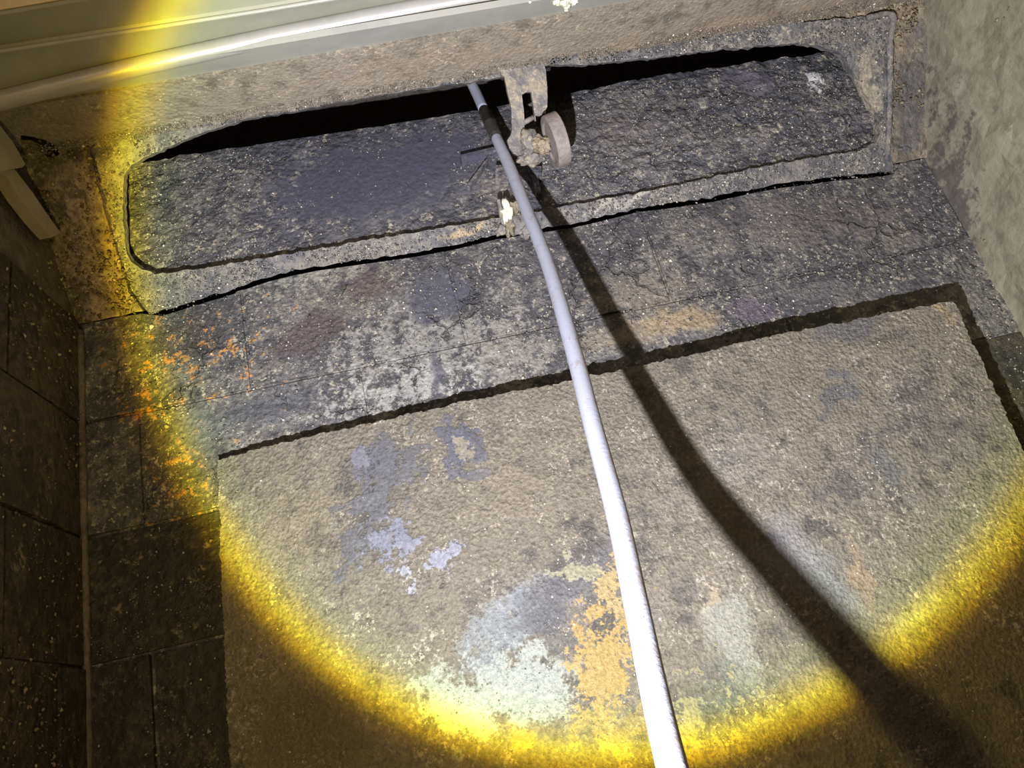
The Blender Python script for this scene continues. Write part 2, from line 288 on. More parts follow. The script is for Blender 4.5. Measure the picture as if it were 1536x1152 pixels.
def sheet(name, plane, outer, holes, step, thick, disp, mat, parent=None):
    """a solid sheet on a plane: outline and holes in plane units, its front raised by disp(point)"""
    loops = [outer]+list(holes); V = []; E = []
    for lp in loops:
        k = len(V); V += [tuple(p) for p in lp]; E += [(k+i, k+(i+1) % len(lp)) for i in range(len(lp))]
    xs = [p[0] for p in outer]; ys = [p[1] for p in outer]
    gx, gy = np.meshgrid(np.arange(min(xs), max(xs), step), np.arange(min(ys), max(ys), step))
    G = np.stack([gx.ravel(), gy.ravel()], 1)+RNG.uniform(-.3, .3, (gx.size, 2))*step
    ok = in_many(G, outer)
    for h in holes: ok &= ~in_many(G, h)
    V += [tuple(p) for p in G[ok]]
    v2, e2, f2, *_ = delaunay_2d_cdt([Vector(p) for p in V], E, [], 0, 1e-6)
    C = np.array([[sum(v2[i][k] for i in f)/3 for k in (0, 1)] for f in f2])
    good = in_many(C, outer)
    for h in holes: good &= ~in_many(C, h)
    tri = [f for f, g in zip(f2, good) if g]
    cnt = {}
    for f in tri:
        for i in range(3):
            a, b = f[i], f[(i+1) % 3]; cnt[(a, b)] = 1
    border = [(a, b) for (a, b) in cnt if (b, a) not in cnt]
    bset = {a for e in border for a in e}
    front = []
    for i, p in enumerate(v2):
        q = plane.at(p[0], p[1]); front.append(q+plane.n*disp(q))
    n = len(front); back = {a: n+k for k, a in enumerate(sorted(bset))}
    vs = front+[plane.at(v2[a][0], v2[a][1], -thick) for a in sorted(bset)]
    # the rear is closed with the same rim, triangulated coarsely through the CDT of the rim alone
    fs = [tuple(f) for f in tri]+[(b, a, back[a], back[b]) for a, b in border]
    order = sorted(bset); idx = {a: k for k, a in enumerate(order)}
    vb, eb, fb, ov, *_ = delaunay_2d_cdt([v2[a] for a in order], [(idx[a], idx[b]) for a, b in border], [], 0, 1e-6)
    if len(vb) == len(order):
        for f in fb:
            c = (sum(vb[i][0] for i in f)/3, sum(vb[i][1] for i in f)/3)
            if inside(c, outer) and not any(inside(c, h) for h in holes): fs.append(tuple(n+i for i in reversed(f)))
    me = bpy.data.meshes.new(name); me.from_pydata([tuple(v) for v in vs], [], fs); me.update()
    if plane.n.dot(me.polygons[0].normal) < 0: me.flip_normals()
    return link(name, me, mat, parent)
OCT = np.array([[1,0,0],[-1,0,0],[0,1,0],[0,-1,0],[0,0,1],[0,0,-1]], float)
OF = np.array([[0,2,4],[2,1,4],[1,3,4],[3,0,4],[2,0,5],[1,2,5],[3,1,5],[0,3,5]])
def crumbs(name, pts, normals, sizes, mat, parent):
    n = len(pts); P = np.array([tuple(p) for p in pts]); Nn = np.array([tuple(p) for p in normals]); s = np.array(sizes)[:, None, None]
    a = RNG.normal(size=(n, 3)); T = np.cross(Nn, a); T /= np.linalg.norm(T, axis=1)[:, None]; B = np.cross(Nn, T)
    k = OCT[None]*RNG.uniform(.6, 1.3, (n, 6, 1))+RNG.uniform(-.25, .25, (n, 6, 3))
    V = (T[:, None]*k[..., 0:1]+B[:, None]*k[..., 1:2]*.8+Nn[:, None]*(k[..., 2:3]*.6+.15))*s+P[:, None]
    V = V.reshape(-1, 3); Fc = (OF[None]+6*np.arange(n)[:, None, None]).reshape(-1, 3)
    me = bpy.data.meshes.new(name); me.vertices.add(len(V)); me.vertices.foreach_set('co', V.ravel())
    me.loops.add(Fc.size); me.loops.foreach_set('vertex_index', Fc.ravel().astype(np.int32))
    me.polygons.add(len(Fc)); me.polygons.foreach_set('loop_start', np.arange(0, Fc.size, 3, dtype=np.int32)); me.polygons.foreach_set('loop_total', np.full(len(Fc), 3, np.int32))
    me.update(); me.validate()
    o = link(name, me, mat, parent); o['kind'] = 'stuff'; return o
def scatter(name, plane, poly, count, smin, smax, mat, parent, h=0, disp=None, clump=18, thr=-.1, hole=None, dens=None):
    xs = [p[0] for p in poly]; ys = [p[1] for p in poly]; pts = []; sz = []
    tries = RNG.uniform([min(xs), min(ys)], [max(xs), max(ys)], (count*5, 2)); tries = tries[in_many(tries, poly)]
    if hole: tries = tries[~in_many(tries, hole)]
    for t in tries:
        q = plane.at(t[0], t[1], h)
        c = noise.noise(q*clump)+.5*noise.noise(q*clump*3.1)
        d = dens(q) if dens else 0
        if c + d < thr+random.uniform(-.25, .25): continue
        if disp: q = q+plane.n*disp(q)
        pts.append(q); sz.append(smin+(smax-smin)*random.random()**4)
        if len(pts) >= count: break
    if pts: return crumbs(name, pts, [plane.n]*len(pts), sz, mat, parent)
def tube(name, pts, rads, mat, parent=None, seg=20, cap=True):
    """round bar along points with a radius for each"""
    V = []; Fc = []; n = len(pts); up = Vector((0,0,1))
    T = [(pts[min(i+1, n-1)]-pts[max(i-1, 0)]).normalized() for i in range(n)]
    a = T[0].orthogonal().normalized()
    for i in range(n):
        a = (a-a.dot(T[i])*T[i]).normalized(); b = T[i].cross(a)
        for k in range(seg):
            t = 2*math.pi*k/seg; V.append(pts[i]+(a*math.cos(t)+b*math.sin(t))*rads[i])
    for i in range(n-1):
        for k in range(seg):
            k2 = (k+1) % seg; Fc.append((i*seg+k, i*seg+k2, (i+1)*seg+k2, (i+1)*seg+k))
    if cap: Fc.append(tuple(range(seg))[::-1]); Fc.append(tuple((n-1)*seg+k for k in range(seg)))
    return mesh(name, V, Fc, mat, parent, True)
def spline(ctrl, per=8):
    c = [ctrl[0]*2-ctrl[1]]+ctrl+[ctrl[-1]*2-ctrl[-2]]; out = []
    for i in range(1, len(c)-2):
        p0, p1, p2, p3 = c[i-1:i+3]
        for k in range(per):
            t = k/per; out.append(.5*((2*p1)+(p2-p0)*t+(2*p0-5*p1+4*p2-p3)*t*t+(3*p1-p0-3*p2+p3)*t**3))
    out.append(ctrl[-1]); return out
def lump(name, c, r, mat, parent, amp=.35, sub=3, seed=0, axes=None):
    bm = bmesh.new(); bmesh.ops.create_icosphere(bm, subdivisions=sub, radius=1)
    X, Y, Z = axes or (Vector((1,0,0)), Vector((0,1,0)), Vector((0,0,1)))
    for v in bm.verts:
        q = v.co*(1+amp*noise.fractal(v.co*1.7+Vector((seed,0,0)), 1, 2, 4))
        v.co = c+X*q.x*r[0]+Y*q.y*r[1]+Z*q.z*r[2]
    me = bpy.data.meshes.new(name); bm.to_mesh(me); bm.free(); me.shade_smooth(); return link(name, me, mat, parent)
def box(name, plane, a0, a1, b0, b1, h0, h1, mat, parent=None, bev=.001):
    bm = bmesh.new(); vs = [bm.verts.new(plane.at(a, b, h)) for h in (h0, h1) for b in (b0, b1) for a in (a0, a1)]
    for f in ((0,1,3,2),(4,6,7,5),(0,4,5,1),(2,3,7,6),(0,2,6,4),(1,5,7,3)): bm.faces.new([vs[i] for i in f])
    bmesh.ops.recalc_face_normals(bm, faces=bm.faces)
    if bev: bmesh.ops.bevel(bm, geom=list(bm.edges), offset=bev, segments=1, affect='EDGES')
    me = bpy.data.meshes.new(name); bm.to_mesh(me); bm.free(); return link(name, me, mat, parent)

# ---------------------------------------------------------------- the setting: firebrick walls
TOPZ = ZC+.34; FRONT = -1.0
def rnd(q, a=.004): return a*fn(q, 14, 4)+.0018*fn(q, 60, 4)
fl = mesh('floor', [(XL-.03,FRONT,-.03),(XR+.25,FRONT,-.03),(XR+.25,.03,-.03),(XL-.03,.03,-.03),(XL-.03,FRONT,0),(XR+.25,FRONT,0),(XR+.25,.03,0),(XL-.03,.03,0)],
          [(0,1,2,3),(4,5,6,7),(0,1,5,4),(1,2,6,5),(2,3,7,6),(3,0,4,7)], M['floor']); tag(fl, kind='structure', label='ash covered firebox floor below the view')
cZ1 = BACK.pt(230, 785).z; cZ0 = BACK.pt(232, 978).z; COURSE = cZ1-cZ0; BL = .228
joints = [cZ1+k*COURSE for k in range(-8, 9)]
def brick(plane, a0, a1, b0, b1, mat, parent, proud=.0, top=None):
    g = .0007; nx, ny = 3, 2; V = []; Fc = []; ins = .0013
    A = [a0+g, a0+g+ins]+[a0+g+ins+(a1-a0-2*g-2*ins)*k/nx for k in range(1, nx)]+[a1-g-ins, a1-g]
    Bv = [b0+g, b0+g+ins]+[b0+g+ins+(b1-b0-2*g-2*ins)*k/ny for k in range(1, ny)]+[b1-g-ins, b1-g]
    m_ = 8 if top else 2; A = [A[0]]+[A[1]+(A[-2]-A[1])*k/m_ for k in range(m_+1)]+[A[-1]]; Bv = [Bv[0], Bv[1], (Bv[1]+Bv[-2])/2, Bv[-2], Bv[-1]]
    for j, b in enumerate(Bv):
        for i, a in enumerate(A):
            edge = i in (0, len(A)-1) or j in (0, len(Bv)-1); q = plane.at(a, b)
            bb = b-Bv[-1]+top(a) if top and j > 2 else b
            V.append(plane.at(a, bb, -.016 if edge else proud+.0016*fn(q, 25, 3)))
    n = len(A)
    for j in range(len(Bv)-1):
        for i in range(n-1): k = j*n+i; Fc.append((k, k+1, k+n+1, k+n))
    return mesh('brick', V, Fc, mat, parent)
uL, uR = XL, XR
FB = [(226,476),(262,465),(300,453),(345,440),(392,422),(450,408),(520,397),(600,386),(680,372),(745,356),(800,349),(870,337),(960,315),(1060,301),(1160,281),(1240,270),(1338,260)]
FBW = sorted([(BACK.pt(*p).x, BACK.pt(*p).z) for p in FB]+[(uL-.03, ZC+.002), (BACK.pt(212, 480).x, ZC+.001), (BACK.pt(1350, 262).x, ZC+.001), (uR+.05, ZC+.002)])
def ztop(x): return float(np.interp(x, [p[0] for p in FBW], [p[1] for p in FBW]))-.0012
wb = sheet('wall_back', BACK.off(-.0035), ragged([(x, ztop(x)+.0005) for x, z in FBW[::-1]]+[(uL-.03, 0), (uR+.03, 0)], .003, .0018, 4), [], .014, .03, lambda q: .0010*fn(q, 40, 3), M['wall'])
tag(wb, 'sooty firebrick back wall behind the standing plate', kind='structure')
for r in range(len(joints)-1):
    z0, z1 = max(joints[r], 0), min(joints[r+1], ZC)
    if ZC-z1 < .03: z1 = ZC
    if z1-z0 < .02: continue
    x0 = BACK.pt(372, 530).x + (0 if r % 2 else BL/2) - 8*BL
    # the row that meets the throat has its joint where the photo shows it
    while x0 < uR:
        a0, a1 = max(x0, uL), min(x0+BL, uR)
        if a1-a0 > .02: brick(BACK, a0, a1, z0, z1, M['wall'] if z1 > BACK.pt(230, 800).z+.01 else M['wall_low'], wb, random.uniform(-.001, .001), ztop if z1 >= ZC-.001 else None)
        x0 += BL
keep_seam = tube('corner_seam', [BACK.at(uL+.001*noise.noise(Vector((0,0,z*9))), z, .0015) for z in np.linspace(0, ZC-.01, 40)], [.0042+.0012*noise.noise(Vector((3,0,z*30))) for z in np.linspace(0, ZC-.01, 40)], M['mortar'], wb, 10)
LPL = LEFT.off(-.004)
lw = sheet('wall_left', LEFT.off(-.004), ragged([LEFT.uv((XL,-1.0,0)), LEFT.uv((XL,.0,0)), LEFT.uv((XL,.0,ZC+.10)), LEFT.uv((XL,-.16,ZC+.195)), LEFT.uv((XL,-1.0,ZC+.195))], .01, .002), [], .014, .03, lambda q: .001*fn(q, 40, 3), M['mortar'])
tag(lw, 'dark brown sooty firebrick side wall at the left', kind='structure')
for r in range(len(joints)-1):
    z0, z1 = max(joints[r], 0), min(joints[r+1], ZC+.02)
    if z1-z0 < .02: continue
    y0 = -.012-(.5*BL if r % 2 else .16*BL)-0
    cuts = [0.0, y0]
    while cuts[-1] > -.95: cuts.append(cuts[-1]-BL)
    for c0, c1 in zip(cuts, cuts[1:]):
        ua, ub = sorted((LEFT.uv((XL, c0, 0))[0], LEFT.uv((XL, c1, 0))[0]))
        if ub-ua > .02: brick(LEFT, ua, ub, z0, z1, M['left_wall'], lw, random.uniform(-.0015, .0015))
rwp = [RIGHT.uv(RIGHT.o+RIGHT.u*0)]
ru0 = RIGHT.uv((XR, 0, 0))[0]
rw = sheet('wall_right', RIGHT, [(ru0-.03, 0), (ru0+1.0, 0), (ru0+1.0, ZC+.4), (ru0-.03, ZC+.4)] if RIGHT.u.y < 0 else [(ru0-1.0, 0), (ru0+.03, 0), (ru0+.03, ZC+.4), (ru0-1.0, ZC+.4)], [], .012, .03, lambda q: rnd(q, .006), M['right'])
tag(rw, 'smooth tan rendered side wall at the right', kind='structure')
# ---------------------------------------------------------------- throat wall leaning forward beside and around the damper frame
T0 = THROAT.off(.0075).px
opening_px = [(232,412),(212,405),(196,392),(188,375),(184,330),(184,290),(186,262),(196,247),(210,240),(235,228),(270,212),(310,196),(360,180),(420,169),(500,154),(600,138),(700,123),(745,116),(820,98),(870,97),(960,88),(1060,76),(1160,66),(1225,66),(1262,80),(1283,110),(1302,145),(1318,175),(1322,200),(1314,215),(1290,226),(1220,236),(1120,255),(1000,281),(840,311),(748,327),(600,352),(420,383),(300,403)]
frame_px = [(226,472),(262,461),(300,449),(345,436),(392,418),(450,404),(520,393),(600,382),(680,368),(745,352),(800,345),(870,333),(960,311),(1060,297),(1160,277),(1240,266),(1338,256),(1340,180),(1340,100),(1337,22),(1200,32),(1000,56),(850,75),(700,98),(500,130),(300,163),(160,200),(138,222),(150,270),(165,330),(180,385),(200,440)]
op = [T0(*p) for p in opening_px]; fr = [T0(*p) for p in frame_px]
hole = ragged(op, .004, .0022, 3); outer = ragged(fr, .005, .0022, 8)
dmp = empty('damper', THROAT.pt(760, 352))
tag(dmp, 'sooty cast iron damper, dark door tilted back inside a rounded frame', 'damper')
df = sheet('frame', THROAT.off(.006), outer, [hole], .0055, .011, lambda q: .0022*fn(q, 35, 5)+.0012*abs(fn(q, 110, 3)), M['frame'])
keep(df, dmp)
uA, uB = XL-.005, XR+.06
tv = max(p[1] for p in fr)+.02
fr_in = [(c[0]*.985+.0, c[1]) for c in fr]
cx = sum(p[0] for p in fr)/len(fr); cy = sum(p[1] for p in fr)/len(fr)
ins = lambda p: (cx+(p[0]-cx)*.985, cy+(p[1]-cy)*.93)
lf = [T0(x-9, y) for x, y in ((196,440),(180,385),(165,330),(150,270),(137,217))]
HOLES = [[(-14,150),(6,176),(14,190),(20,213),(8,207),(-16,190)], [(31,203),(45,205),(62,209),(73,212),(86,222),(88,231),(74,237),(60,227),(48,221),(33,220)]]
fi = frame_px.index((1338,256)); ti = frame_px.index((138,222))
wrap = [(T0(212,476)[0], 0)]+lf+[ins(p) for p in fr[fi+1:ti]][::-1]+[(T0(1334,256)[0], 0)]
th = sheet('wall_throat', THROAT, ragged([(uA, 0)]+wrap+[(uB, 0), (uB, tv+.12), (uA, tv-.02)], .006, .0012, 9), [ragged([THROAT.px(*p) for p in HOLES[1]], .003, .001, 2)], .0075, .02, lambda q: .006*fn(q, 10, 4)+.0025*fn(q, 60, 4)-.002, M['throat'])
tag(th, 'sooty masonry throat leaning forward around the damper frame', kind='structure')
# ridge of crust up the right side of the frame
rp = [THROAT.off(.009).pt(x, y) for x, y in ((1300,27),(1338,22),(1336,60),(1335,110),(1334,160),(1333,205),(1330,240))]
rp = spline(rp, 8); rr = [.0035+.0016*noise.noise(p*120) for p in rp]
keep_ridge = tube('crust_ridge', rp, rr, M['frame'], df, 8)
# central catch on the lower rail
def k2(o): o.parent = df; return o
for i, (x, y, rx_, ry_, mt) in enumerate([(762,318,.006,.011,'caulk'),(774,312,.005,.007,'bracket_tan'),(764,338,.007,.010,'bracket_tan'),(780,332,.010,.012,'bracket'),(752,345,.008,.006,'bracket'),(792,346,.010,.008,'bracket')]):
    k2(lump('flake', THROAT.off(.010).pt(x, y), (rx_, ry_, .005), M[mt], None, .9, 3, i*3.1, (THROAT.u, THROAT.v, THROAT.n)))
k2(box('post', THROAT, T0(752,340)[0], T0(758,340)[0], T0(755,345)[1], T0(752,298)[1], .002, .012, M['bracket']))

# ---------------------------------------------------------------- damper door
d0 = DOOR.px
dpoly = [d0(150,430), d0(1370,250), d0(1370,50), d0(1240,78), d0(1060,103), d0(930,124), d0(830,143), d0(745,160), d0(560,190), d0(400,214), d0(262,234), d0(130,262)]
dlow = [(150,418),(180,414),(232,420),(300,411),(420,391),(600,360),(748,335),(840,319),(1000,289),(1120,263),(1220,244),(1290,235),(1370,222)]
dpoly = [d0(*p) for p in dlow]+dpoly[2:]
Ld = {}
def ddisp(q):
    u, v = DOOR.uv(q); w = abs(u-DOOR.px(560, 270)[0])/.22; rough = min(1, max(.18, w-.35))
    return rough*(.0035*fn(q, 40, 5)+.003*abs(fn(q, 95, 4)))-.001
dd = sheet('door', DOOR, ragged(dpoly, .006, .0012, 4), [], .0048, .008, ddisp, M['door'])
keep(dd, dmp)
# ribs cast on the door
def rib(p, q, w, h, name='rib', mat='door'):
    a, b = Vector(DOOR.px(*p)), Vector(DOOR.px(*q)); d = (b-a).normalized(); n = Vector((-d.y, d.x))*w/2
    P = [a-n, b-n*.7, b+n*.7, a+n]; V = [DOOR.at(c.x, c.y, -.001) for c in P]+[DOOR.at(c.x*.0+(c.x), c.y, h) for c in P]
    return mesh(name, V, [(0,1,2,3),(4,5,6,7),(0,1,5,4),(1,2,6,5),(2,3,7,6),(3,0,4,7)], M[mat], dd)
rib((692,246), (748,232), .006, .012); rib((704,284), (736,240), .004, .008); rib((744,268), (812,268), .012, .016); rib((800,262), (808,300), .007, .012)

# ---------------------------------------------------------------- flue behind: rear, sides
def quad(name, pts, mat, th=Vector((0,0,.01)), **kw):
    o = mesh(name, list(pts)+[Vector(p)+th for p in pts], [(0,1,2,3),(7,6,5,4),(0,1,5,4),(1,2,6,5),(2,3,7,6),(3,0,4,7)], mat); return o
tt = ZC+.75
f1 = quad('wall_flue', [Vector((XL-.1,.16,ZC-.05)), Vector((XR+.3,.16,ZC-.05)), Vector((XR+.3,.16,tt)), Vector((XL-.1,.16,tt))], M['flue'], Vector((0,.02,0)))
f2 = quad('wall_flue_left', [Vector((XL-.1,-.35,ZC+.0)), Vector((XL-.1,.16,ZC-.05)), Vector((XL-.1,.16,tt)), Vector((XL-.1,-.35,tt))], M['flue'], Vector((-.02,0,0)))
f3 = quad('wall_flue_right', [Vector((XR+.2,-.35,ZC+.0)), Vector((XR+.2,.16,ZC-.05)), Vector((XR+.2,.16,tt)), Vector((XR+.2,-.35,tt))], M['flue'], Vector((.02,0,0)))
for o, l in ((f1,'sooty rear of the flue behind the gap'),(f2,'sooty left side of the flue'),(f3,'sooty right side of the flue')): tag(o, l, kind='structure')

# ---------------------------------------------------------------- lintel over the camera: flange, grey panel, round bar, panels
lt = empty('lintel', (0, THROAT.pt(700,120).y, THROAT.pt(700,120).z))
tag(lt, 'steel lintel overhead with tan sooty flange, grey panel and shiny round bar', 'lintel')
lipz = THROAT.off(.014)
def line_at(x, y, Y):                       # height and depth of a level edge that passes behind (x, y) at depth Y
    d = ray(x, y); t = (Y-CAM.y)/d.y; p = CAM+d*t; return Vector((0, p.y, p.z))
lip0 = lipz.pt(700, 118)
E0 = Vector((0, lip0.y, lip0.z)); E1 = line_at(600, 64, lip0.y-.070); E2 = line_at(300, 94, lip0.y-.100)
E3 = line_at(300, 72, lip0.y-.108); E4 = line_at(300, 40, lip0.y-.150); E5 = line_at(200, 46, lip0.y-.152); E6 = line_at(100, 18, lip0.y-.190); E7 = line_at(60, 2, lip0.y-.192); E8 = E7+Vector((0,-.16,.12))
XA, XB = XL-.004, XR+.30
def notch(poly, P):
    a, b = sorted((P.px(823, 90)[0], P.px(866, 90)[0])); return [(x, y+(.0085+.001*noise.noise(Vector((x*400, 0, 3))) if a < x < b and y < .006 else 0)) for x, y in poly]
def strip(name, a, b, mat, step=None, thick=.006, disp=None, jag=0, cut=()):
    """a board between two level edges, running the whole width"""
    d = b-a; n = Vector((1,0,0)).cross(d).normalized()
    if n.dot(CAM-(a+b)/2) < 0: n = -n
    P = Plane((0, a.y, a.z), n, d.normalized()); Lh = d.length
    u0, u1 = sorted((P.uv((XA, a.y, a.z))[0], P.uv((XB, a.y, a.z))[0]))
    poly = [(u0, 0), (u1, 0), (u1, Lh), (u0, Lh)]
    if jag: poly = notch(ragged(poly, .004, jag, 21, (1, 2, 3)), P)
    o = sheet(name, P, poly, [ragged([P.px(*q) for q in c], .003, .0015, 5) for c in cut], step or .02, thick, disp or (lambda q: 0), mat); keep(o, lt); return o, P, Lh, u0, u1
fo, FP, FL, fu0, fu1 = strip('flange', E0, E1, M['flange'], .006, .008, lambda q: .0010*fn(q, 22, 4)+.0005*abs(fn(q, 120, 3)), jag=.0028, cut=[HOLES[1]])
strip('grey_panel', E1+Vector((0,.004,.005)), E2+Vector((0,-.006,.0)), M['grey_panel'], .03)
def edge(pts, Y):                            # a long edge at one depth: heights along X from where it passes in the plan
    q = []
    for x, y in pts: d = ray(x, y); p = CAM+d*((Y-CAM.y)/d.y); q.append((p.x, p.z))
    q.sort(); (x0, z0), (x1, z1) = q[0], q[-1]
    sa = (q[1][1]-z0)/(q[1][0]-x0); sb = (z1-q[-2][1])/(x1-q[-2][0])
    q = [(XA-.02, z0+sa*(XA-.02-x0))]+q+[(XB, z1+sb*(XB-x1))]
    return [Vector((x, Y, float(np.interp(x, [k[0] for k in q], [k[1] for k in q])))) for x in np.linspace(XA, XB, 60)]
def loft(name, A, B, mat, th=.005):
    n = len(A); nn = Vector((1,0,0)).cross(B[n//2]-A[n//2]).normalized()
    if nn.dot(CAM-A[n//2]) < 0: nn = -nn
    V = A+B+[p-nn*th for p in A]+[p-nn*th for p in B]; Fc = []
    for i in range(n-1): Fc += [(i, i+1, n+i+1, n+i), (2*n+i, 3*n+i, 3*n+i+1, 2*n+i+1), (i, 2*n+i, 2*n+i+1, i+1), (n+i, n+i+1, 3*n+i+1, 3*n+i)]
    Fc += [(0, n, 3*n, 2*n), (n-1, 3*n-1, 4*n-1, 2*n-1)]
    return keep(mesh(name, V, Fc, mat), lt)
Yb = E2.y-.004
bc = edge([(0,151),(200,101),(400,57),(560,25),(700,-1),(900,-34)], Yb)
keep(tube('round_bar', bc, [.0082]*len(bc), M['bar'], None, 28), lt)
up0 = [p+Vector((0,-.004,.0065)) for p in bc]
e4 = edge([(0,77),(400,15),(700,-36)], Yb-.045); e4b = [p+Vector((0,-.002,.004)) for p in e4]
e6 = edge([(0,23),(130,1),(400,-42)], Yb-.085)
loft('upper_panel', up0, e4, M['panel2']); keep(tube('panel_edge', e4, [.0018]*len(e4), M['grey_panel'], None, 10), lt)
loft('outer_panel', e4b, e6, M['panel2']); loft('outer_strip', [p+Vector((0,-.003,.002)) for p in e6], [p+Vector((0,-.12,.13)) for p in e6], M['outer'])
for i, (x, y, r) in enumerate([(836,2,.0035),(846,3,.0045),(850,10,.0032),(860,2,.0035),(849,15,.0018),(795,3,.0012)]):
    p = CAM+ray(x, y)*((E1-CAM).dot(Vector((0,0,1)))/ray(x, y).z)
    d = E2-E1; n = Vector((1,0,0)).cross(d).normalized(); n = n if n.dot(CAM-E1) > 0 else -n
    dr = ray(x, y); p = CAM+dr*((E1+Vector((0,.004,.005))-CAM).dot(n)/dr.dot(n))
    keep(lump('caulk_blob', p, (r, r, r*.8), M['caulk'], None, .8, 3, i*2.3), lt)

# ---------------------------------------------------------------- fireback plate
def pdisp(q): return .0012*fn(q, 9, 3)+.0011*fn(q, 60, 5)
q0 = PLATE.px
a, b = q0(326, 690), q0(1430, 452)
top = []
for x, y in ((326,690),(420,665),(520,643),(620,620),(700,602),(800,582),(860,570),(940,552),(1020,536),(1120,512),(1240,488),(1340,468),(1430,452)): top.append(q0(x, y))
bl = q0(344, 1152); br_ = q0(1534, 674)
leftu = a[0]+(bl[0]-a[0]); rslope = (br_[0]-b[0])/(br_[1]-b[1]); lslope = (bl[0]-a[0])/(bl[1]-a[1])
outl = [(a[0]-lslope*a[1], .0), (b[0]-rslope*b[1], .0)]+top[::-1]
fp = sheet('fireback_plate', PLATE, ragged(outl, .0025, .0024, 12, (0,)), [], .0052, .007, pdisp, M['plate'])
tag(fp, 'large steel plate with flaking tan soot, white and orange stains, standing against the back wall', 'plate')

# ---------------------------------------------------------------- damper control: bracket, hub, disc
BP = THROAT.off(.018)
ctl = empty('damper_control', BP.pt(795, 100)); tag(ctl, 'sooty iron damper control with slotted bracket and thick disc hanging from the lintel', 'damper control')
bpx = [(748,92),(752,112),(757,115),(761,136),(765,152),(767,168),(768,195),(766,203),(761,210),(764,222),(770,230),(782,236),(789,222),(786,210),(786,200),(787,182),(785,160),(783,142),(790,138),(797,138),(799,150),(802,173),(810,174),(817,169),(821,160),(821,131),(819,108),(816,96),(812,90),(795,88),(770,90)]
bo = sheet('bracket', BP, ragged([BP.px(*p) for p in bpx], .0025, .0004, 2), [], .004, .007, lambda q: .0006*fn(q, 90, 4), M['bracket']); keep(bo, ctl)
pn = BP.off(-.005); keep(tube('pin', [pn.pt(784,185), pn.pt(800,176)], [.0028, .0028], M['disc'], None, 12), ctl)
keep(tube('prong', [pn.pt(801,166), pn.pt(803,182)], [.0012, .001], M['bracket'], None, 8), ctl)
hb = BP.off(.004)
keep(lump('hub', hb.pt(794, 212), (.0095,.0125,.009), M['bracket'], None, .35, 4, 1, (BP.u, BP.v, BP.n)), ctl)
keep(lump('soot_fluff', hb.off(.004).pt(812, 217), (.0125,.0095,.009), M['bracket_tan'], None, .5, 4, 6, ((BP.u*.8-BP.v*.6).normalized(), (BP.v*.8+BP.u*.6).normalized(), BP.n)), ctl)
keep(lump('hub_foot', hb.off(-.002).pt(797, 234), (.014,.009,.008), M['bracket'], None, .6, 4, 11, (BP.u, BP.v, BP.n)), ctl)
# disc: axis mostly sideways, so its rim shows to the right
vcam = c2w_dir((0,0,1))
along = (pz(849, 246, .82)-pz(822, 172, .82)).normalized()
c0 = pz(834, 210, .815)
view = (CAM-c0).normalized(); side = along.cross(view).normalized()
if side.dot(c2w_dir((1,0,0))) < 0: side = -side
AX = (side*.80-view*.60*-1*-1).normalized()          # disc axis points right and away, showing its left face
AX = (side*.972-view*.235).normalized(); E1d = along; E2d = AX.cross(E1d).normalized()
R, T = .0280, .0145; prof = [(0,-T/2+.002),(R*.72,-T/2+.002),(R*.78,-T/2+.0005),(R*.80,-T/2),(R*.97,-T/2),(R,-T/2+.0009),(R,T/2-.0009),(R*.97,T/2),(0,T/2)]
V = []; Fc = []; sg = 40
for r_, h_ in prof:
    for k in range(sg):
        t = 2*math.pi*k/sg; V.append(c0+AX*h_+(E1d*math.cos(t)+E2d*math.sin(t))*r_)
for i in range(len(prof)-1):
    for k in range(sg): k1 = (k+1) % sg; Fc.append((i*sg+k, i*sg+k1, (i+1)*sg+k1, (i+1)*sg+k))
me_ = mesh('disc', V, Fc, M['disc'], None, False)
bm = bmesh.new(); bm.from_mesh(me_.data); bmesh.ops.remove_doubles(bm, verts=bm.verts, dist=1e-5); bm.to_mesh(me_.data); bm.free(); me_.data.shade_smooth(); me_.data.set_sharp_from_angle(angle=math.radians(35))
keep(me_, ctl)

# ---------------------------------------------------------------- sweeping rod
rod = empty('chimney_rod', pz(760, 240, .84)); tag(rod, 'long white flexible sweeping rod with dark ferrule, rising past the damper into the flue', 'rod')
RR = .0063
P_ = [(655,20,1.02),(705,120,.945),(726,165,.905),(744,205,.866),(764,250,.816),(790,315,.747),(823,400,.670),(860,525,.575),(890,640,.503),(925,770,.436),(953,900,.380),(978,1020,.337),(1008,1150,.298)]
pts = [pz(*p) for p in P_]
dn = c2w_dir((.001,.012,-.0267)).normalized(); lowc = [pts[-1]+dn*.08, pts[-1]+dn*.16]
e = lowc[-1]; k_ = 0
while e.z > .05 and k_ < 12: dn = (dn+Vector((0,.0,-.28))).normalized(); e = e+dn*.08; lowc.append(e.copy()); k_ += 1
lowc[-1].z = RR
main = spline(pts[3:]+lowc, 10)
keep(tube('shaft', main, [RR]*len(main), M['rod'], None, 24), rod)
up = spline(pts[0:3], 10); keep(tube('upper_shaft', up, [RR*.97]*len(up), M['rod'], None, 24), rod)
fa, fb = pts[2], pts[3]; dv = (fb-fa)
fpnt = [fa-dv*.05, fa, fa+dv*.04, fa+dv*.5, fa+dv*.52, fa+dv*.57, fa+dv*.59, fa+dv*.97, fa+dv*1.0, fa+dv*1.02]
keep(tube('ferrule', fpnt, [RR*.9, RR*1.02, RR*1.12, RR*1.12, RR*1.2, RR*1.2, RR*1.12, RR*1.15, RR*1.05, RR*.9], M['dark_metal'], None, 24), rod)

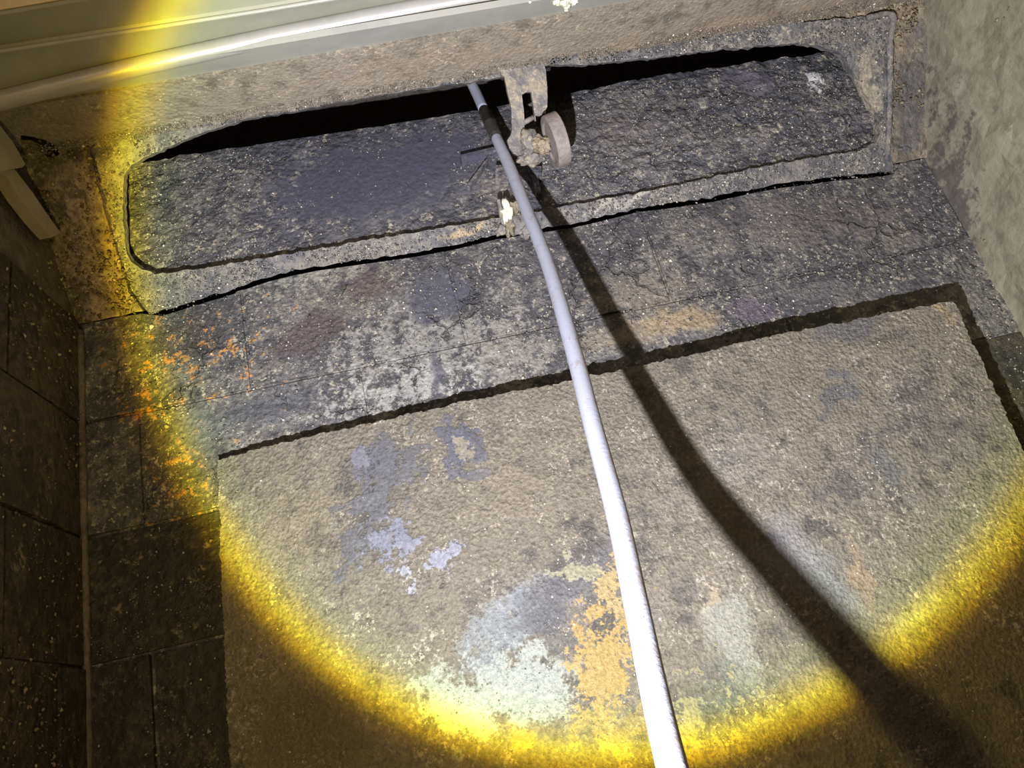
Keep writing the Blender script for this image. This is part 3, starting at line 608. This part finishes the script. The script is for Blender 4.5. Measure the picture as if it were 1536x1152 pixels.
# ---------------------------------------------------------------- beige bracket on the left wall
LB = LEFT.off(.02)
wbk = empty('wall_bracket', LB.pt(10, 230)); tag(wbk, 'beige steel bracket with slanting strap high on the left wall under the lintel', 'bracket')
def strap(name, px, off_, th):
    P2 = LEFT.off(off_); o = sheet(name, P2, [P2.px(*p) for p in px], [], .03, th, lambda q: 0, M['beige']); keep(o, wbk)
strap('mounting_plate', [(-60,300),(-60,150),(0,188),(20,214),(38,246),(34,251),(0,257)], .022, .022)
strap('strap', [(4,256),(22,254),(50,290),(70,320),(91,349),(78,356),(55,330),(30,297)], .016, .012)

# ---------------------------------------------------------------- crumbs of soot, most of the fine relief
bw = [(uL+.003, .02), (uR-.003, .02), (uR-.003, ZC), (uL+.003, ZC)]
ZP = BACK.pt(230, 640).z
scatter('soot_crumbs', BACK, bw, 30000, .0004, .0020, M['crumb_grey'], wb, .0008, None, 16, -.05, dens=lambda q: .25 if q.z > ZP else -.15)
scatter('coarse_crumbs', BACK, bw, 700, .0015, .0036, M['crumb_grey'], wb, .0008, None, 9, .25)
lp = [LEFT.uv((XL,-.45,.1)), LEFT.uv((XL,-.004,.1)), LEFT.uv((XL,-.004,ZC+.08)), LEFT.uv((XL,-.45,ZC+.1))]
scatter('soot_crumbs', LEFT, lp, 6000, .0006, .0028, M['crumb_brown'], lw, .0008, None, 12, .0)
dpl = [d0(190,415), d0(1325,222), d0(1290,90), d0(1240,82), d0(745,164), d0(262,238), d0(185,255)]
def ddens(q):
    u, v = DOOR.uv(q); w = abs(u-DOOR.px(560, 270)[0]); return -.9+min(1.1, w*5.2)
scatter('soot_crumbs', DOOR, dpl, 18000, .0004, .0020, M['crumb_grey'], dd, 0, ddisp, 20, -.1, dens=ddens)
scatter('soot_crumbs', THROAT.off(.007), fr, 11000, .0004, .0020, M['crumb_grey'], df, .001, None, 18, -.1, hole=op)
thp = [(uA, 0), (uB-.06, 0), (uB-.06, tv), (uA, tv-.02)]
scatter('soot_crumbs', THROAT, thp, 7000, .0005, .0030, M['crumb_brown'], th, .001, None, 14, -.05, hole=[(x, y-.02 if y < .025 else y) for x, y in fr])
scatter('soot_crumbs', PLATE, outl[:2]+top[::-1], 22000, .0003, .0011, M['crumb_tan'], fp, 0, pdisp, 14, .0)
rpl = [(ru0+.005, .3), (ru0+.5, .3), (ru0+.5, ZC+.35), (ru0+.005, ZC+.35)] if RIGHT.u.y < 0 else [(ru0-.5, .3), (ru0-.005, .3), (ru0-.005, ZC+.35), (ru0-.5, ZC+.35)]
scatter('soot_crumbs', RIGHT, rpl, 1500, .0006, .0030, M['crumb_tan'], rw, 0, lambda q: rnd(q, .006), 9, .25)
# sooty lower lip of the flange
lipp = [(fu0, -.001), (fu1, -.001), (fu1, .014), (fu0, .014)]
scatter('lip_crumbs', FP, lipp, 6000, .0006, .0022, M['crumb_tan'], fo, .001, None, 30, -.3)

for nm, P_, pg, cnt, par, df_, hh in (('glint_specks', PLATE, outl[:2]+top[::-1], 1500, fp, pdisp, 0), ('glint_specks', BACK, bw, 1300, wb, None, .001), ('glint_specks', DOOR, dpl, 800, dd, ddisp, 0), ('glint_specks', THROAT.off(.007), fr, 500, df, None, .001)):
    scatter(nm, P_, pg, cnt, .0004, .0013, M['glint'], par, hh, df_, 12, .05, hole=op if par is df else None)
scatter('glint_specks', FP, [(fu0, 0), (fu1, 0), (fu1, FL), (fu0, FL)], 900, .0003, .0009, M['glint'], fo, 0, None, 12, 0)  # painted glints along the flange as well
